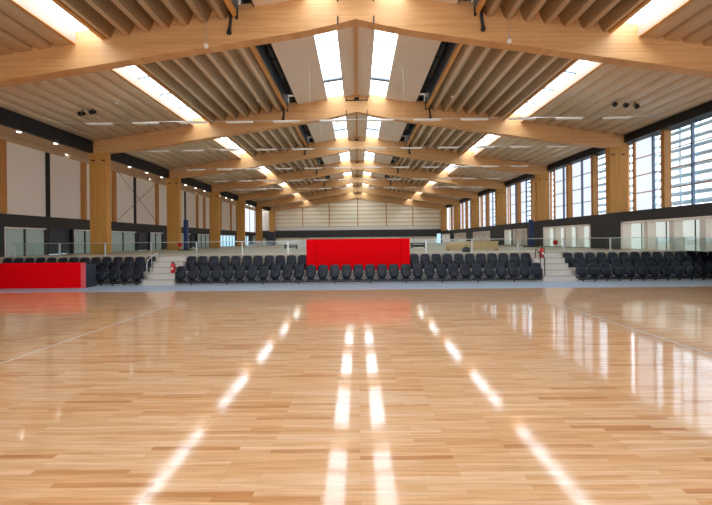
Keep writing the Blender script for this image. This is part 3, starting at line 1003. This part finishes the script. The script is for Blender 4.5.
# round downlights under the soffit
k = 0
for j in range(22):
    d = 15.4 + 1.87 * j
    if any(bd - .3 < d < bd + BT + .3 for bd in BEAMS): continue
    m = MB((-13.76, d, 6.2))
    o = thing('downlight', (-13.76, d, 6.19), 'round downlight under the left soffit, %s from the camera' % ORD[k], 'downlight', 'downlights under the left soffit')
    gg = o.location[:]
    MB(gg).tube([(-13.76, d, 6.22), (-13.76, d, 6.185)], .10, 16).build('trim_ring', 'white', o)
    MB(gg).tube([(-13.76, d, 6.184), (-13.76, d, 6.175)], .075, 16).build('lamp_disc', 'downlight', o)
    k += 1

# ------------------------------------------------------------------ end wall and back wall
wf = sroot('wall_far')
zt = lambda x: 9.4 - .147 * abs(x)
MB((0, Y_FAR, 3.75)).prism([(-13.4, 3.75), (XR, 3.75), (XR, zt(XR)), (0, zt(0)), (-13.4, zt(13.4))], Y_FAR, Y_FAR + .2).build('boarding', 'boards', wf).location = (0, Y_FAR, 3.75)
MB().box(XL, XR, Y_FAR, Y_FAR + .2, WALK, 2.1).build('cream_base', 'cream', wf)
MB().box(XL, XR, Y_FAR - .25, Y_FAR + .2, 2.1, 3.2).build('band', 'charcoal', wf)
MB().box(XL, XR, Y_FAR, Y_FAR + .2, 3.2, 3.75).build('white_strip', 'white', wf)
MB().box(XL, -13.4, Y_FAR, Y_FAR + .2, 3.75, 7.5).build('corner_panel', 'offwhite', wf)
for x in (-8.5, -4.4, 0, 4.4, 8.5):
    MB().box(x - .07, x + .07, Y_FAR - .04, Y_FAR, 3.75, zt(x) - .9).build('batten', 'post', wf)
for x in (-8.5, -4.4, 4.4, 8.5):
    MB().box(x - .05, x + .05, Y_FAR - .03, Y_FAR, WALK, 2.1).build('batten', 'soffit', wf)
# bright end door at the right corner of the end wall
X0, X1 = (437 - 358) * 58.4 / F, (443.5 - 358) * 58.4 / F
dn += 1
w = sroot('door_%d' % dn)
MB().box(X0, X0 + .55, Y_FAR - .33, Y_FAR - .26, WALK, 2.5).build('leaf', 'frostblue', w)
MB().box(X0 + .6, X1, Y_FAR - .33, Y_FAR - .26, WALK, 2.9).build('leaf', 'frost', w)
wb = sroot('wall_back')
WX, WZ0, WZ1 = 13.0, 1.0, 6.6
MB().box(XL - .3, XR + 1.2, Y_BACK - .2, Y_BACK, 0, WZ0).box(XL - .3, XR + 1.2, Y_BACK - .2, Y_BACK, WZ1, 10.4) \
    .box(XL - .3, -WX, Y_BACK - .2, Y_BACK, WZ0, WZ1).box(WX, XR + 1.2, Y_BACK - .2, Y_BACK, WZ0, WZ1).build('masonry', 'white', wb)
wn += 1
w = sroot('window_%d' % wn)  # unseen window, added so sky light reaches the beams from behind the camera
for k in range(9):
    x = -WX + 2 * WX * k / 8
    MB().box(x - .06, x + .06, Y_BACK - .15, Y_BACK - .02, WZ0, WZ1).build('mullion', 'post', w)
for k in range(8):
    x = -WX + 2 * WX * k / 8
    MB().box(x + .06, x + 2 * WX / 8 - .06, Y_BACK - .10, Y_BACK - .09, WZ0, WZ1).build('pane', 'glass', w)
for z in (WZ0 + .05, 3.8, WZ1 - .05):
    MB().box(-WX, WX, Y_BACK - .14, Y_BACK - .03, z - .05, z + .05).build('rail', 'post', w)
struct(MB().box(-70, 70, Y_BACK - 60, Y_BACK - .3, -.3, -.2).build('ground', 'ground'))

# ------------------------------------------------------------------ camera, world, exposure
cam = bpy.data.cameras.new('camera')
co = bpy.data.objects.new('camera', cam)
COL.objects.link(co)
cam.sensor_width = 36.0
cam.lens = 36.0 * F / 712.0
cam.shift_y = -12.5 / 712.0
cam.clip_end = 300
co.matrix_world = (Matrix.Translation((0, 0, H)) @ Matrix.Rotation(2.0 / F, 4, 'Z') @ Matrix.Rotation(math.radians(90), 4, 'X')
                   @ Matrix.Rotation(-0.010, 4, 'Z'))
SC.camera = co

wd = bpy.data.worlds.new('sky')
SC.world = wd
wd.use_nodes = True
bg = wd.node_tree.nodes['Background']
bg.inputs[0].default_value = (0.78, 0.89, 1.0, 1)
bg.inputs[1].default_value = 2.0

SC.view_settings.view_transform = 'Standard'
SC.view_settings.look = 'None'
SC.view_settings.exposure = 1.55
SC.view_settings.gamma = 1.0
SC.view_settings.use_curve_mapping = False
SC.cycles.max_bounces = 10
SC.cycles.diffuse_bounces = 6
SC.cycles.glossy_bounces = 4
SC.cycles.transparent_max_bounces = 16
SC.cycles.use_denoising = True
SC.cycles.sample_clamp_indirect = 6.0
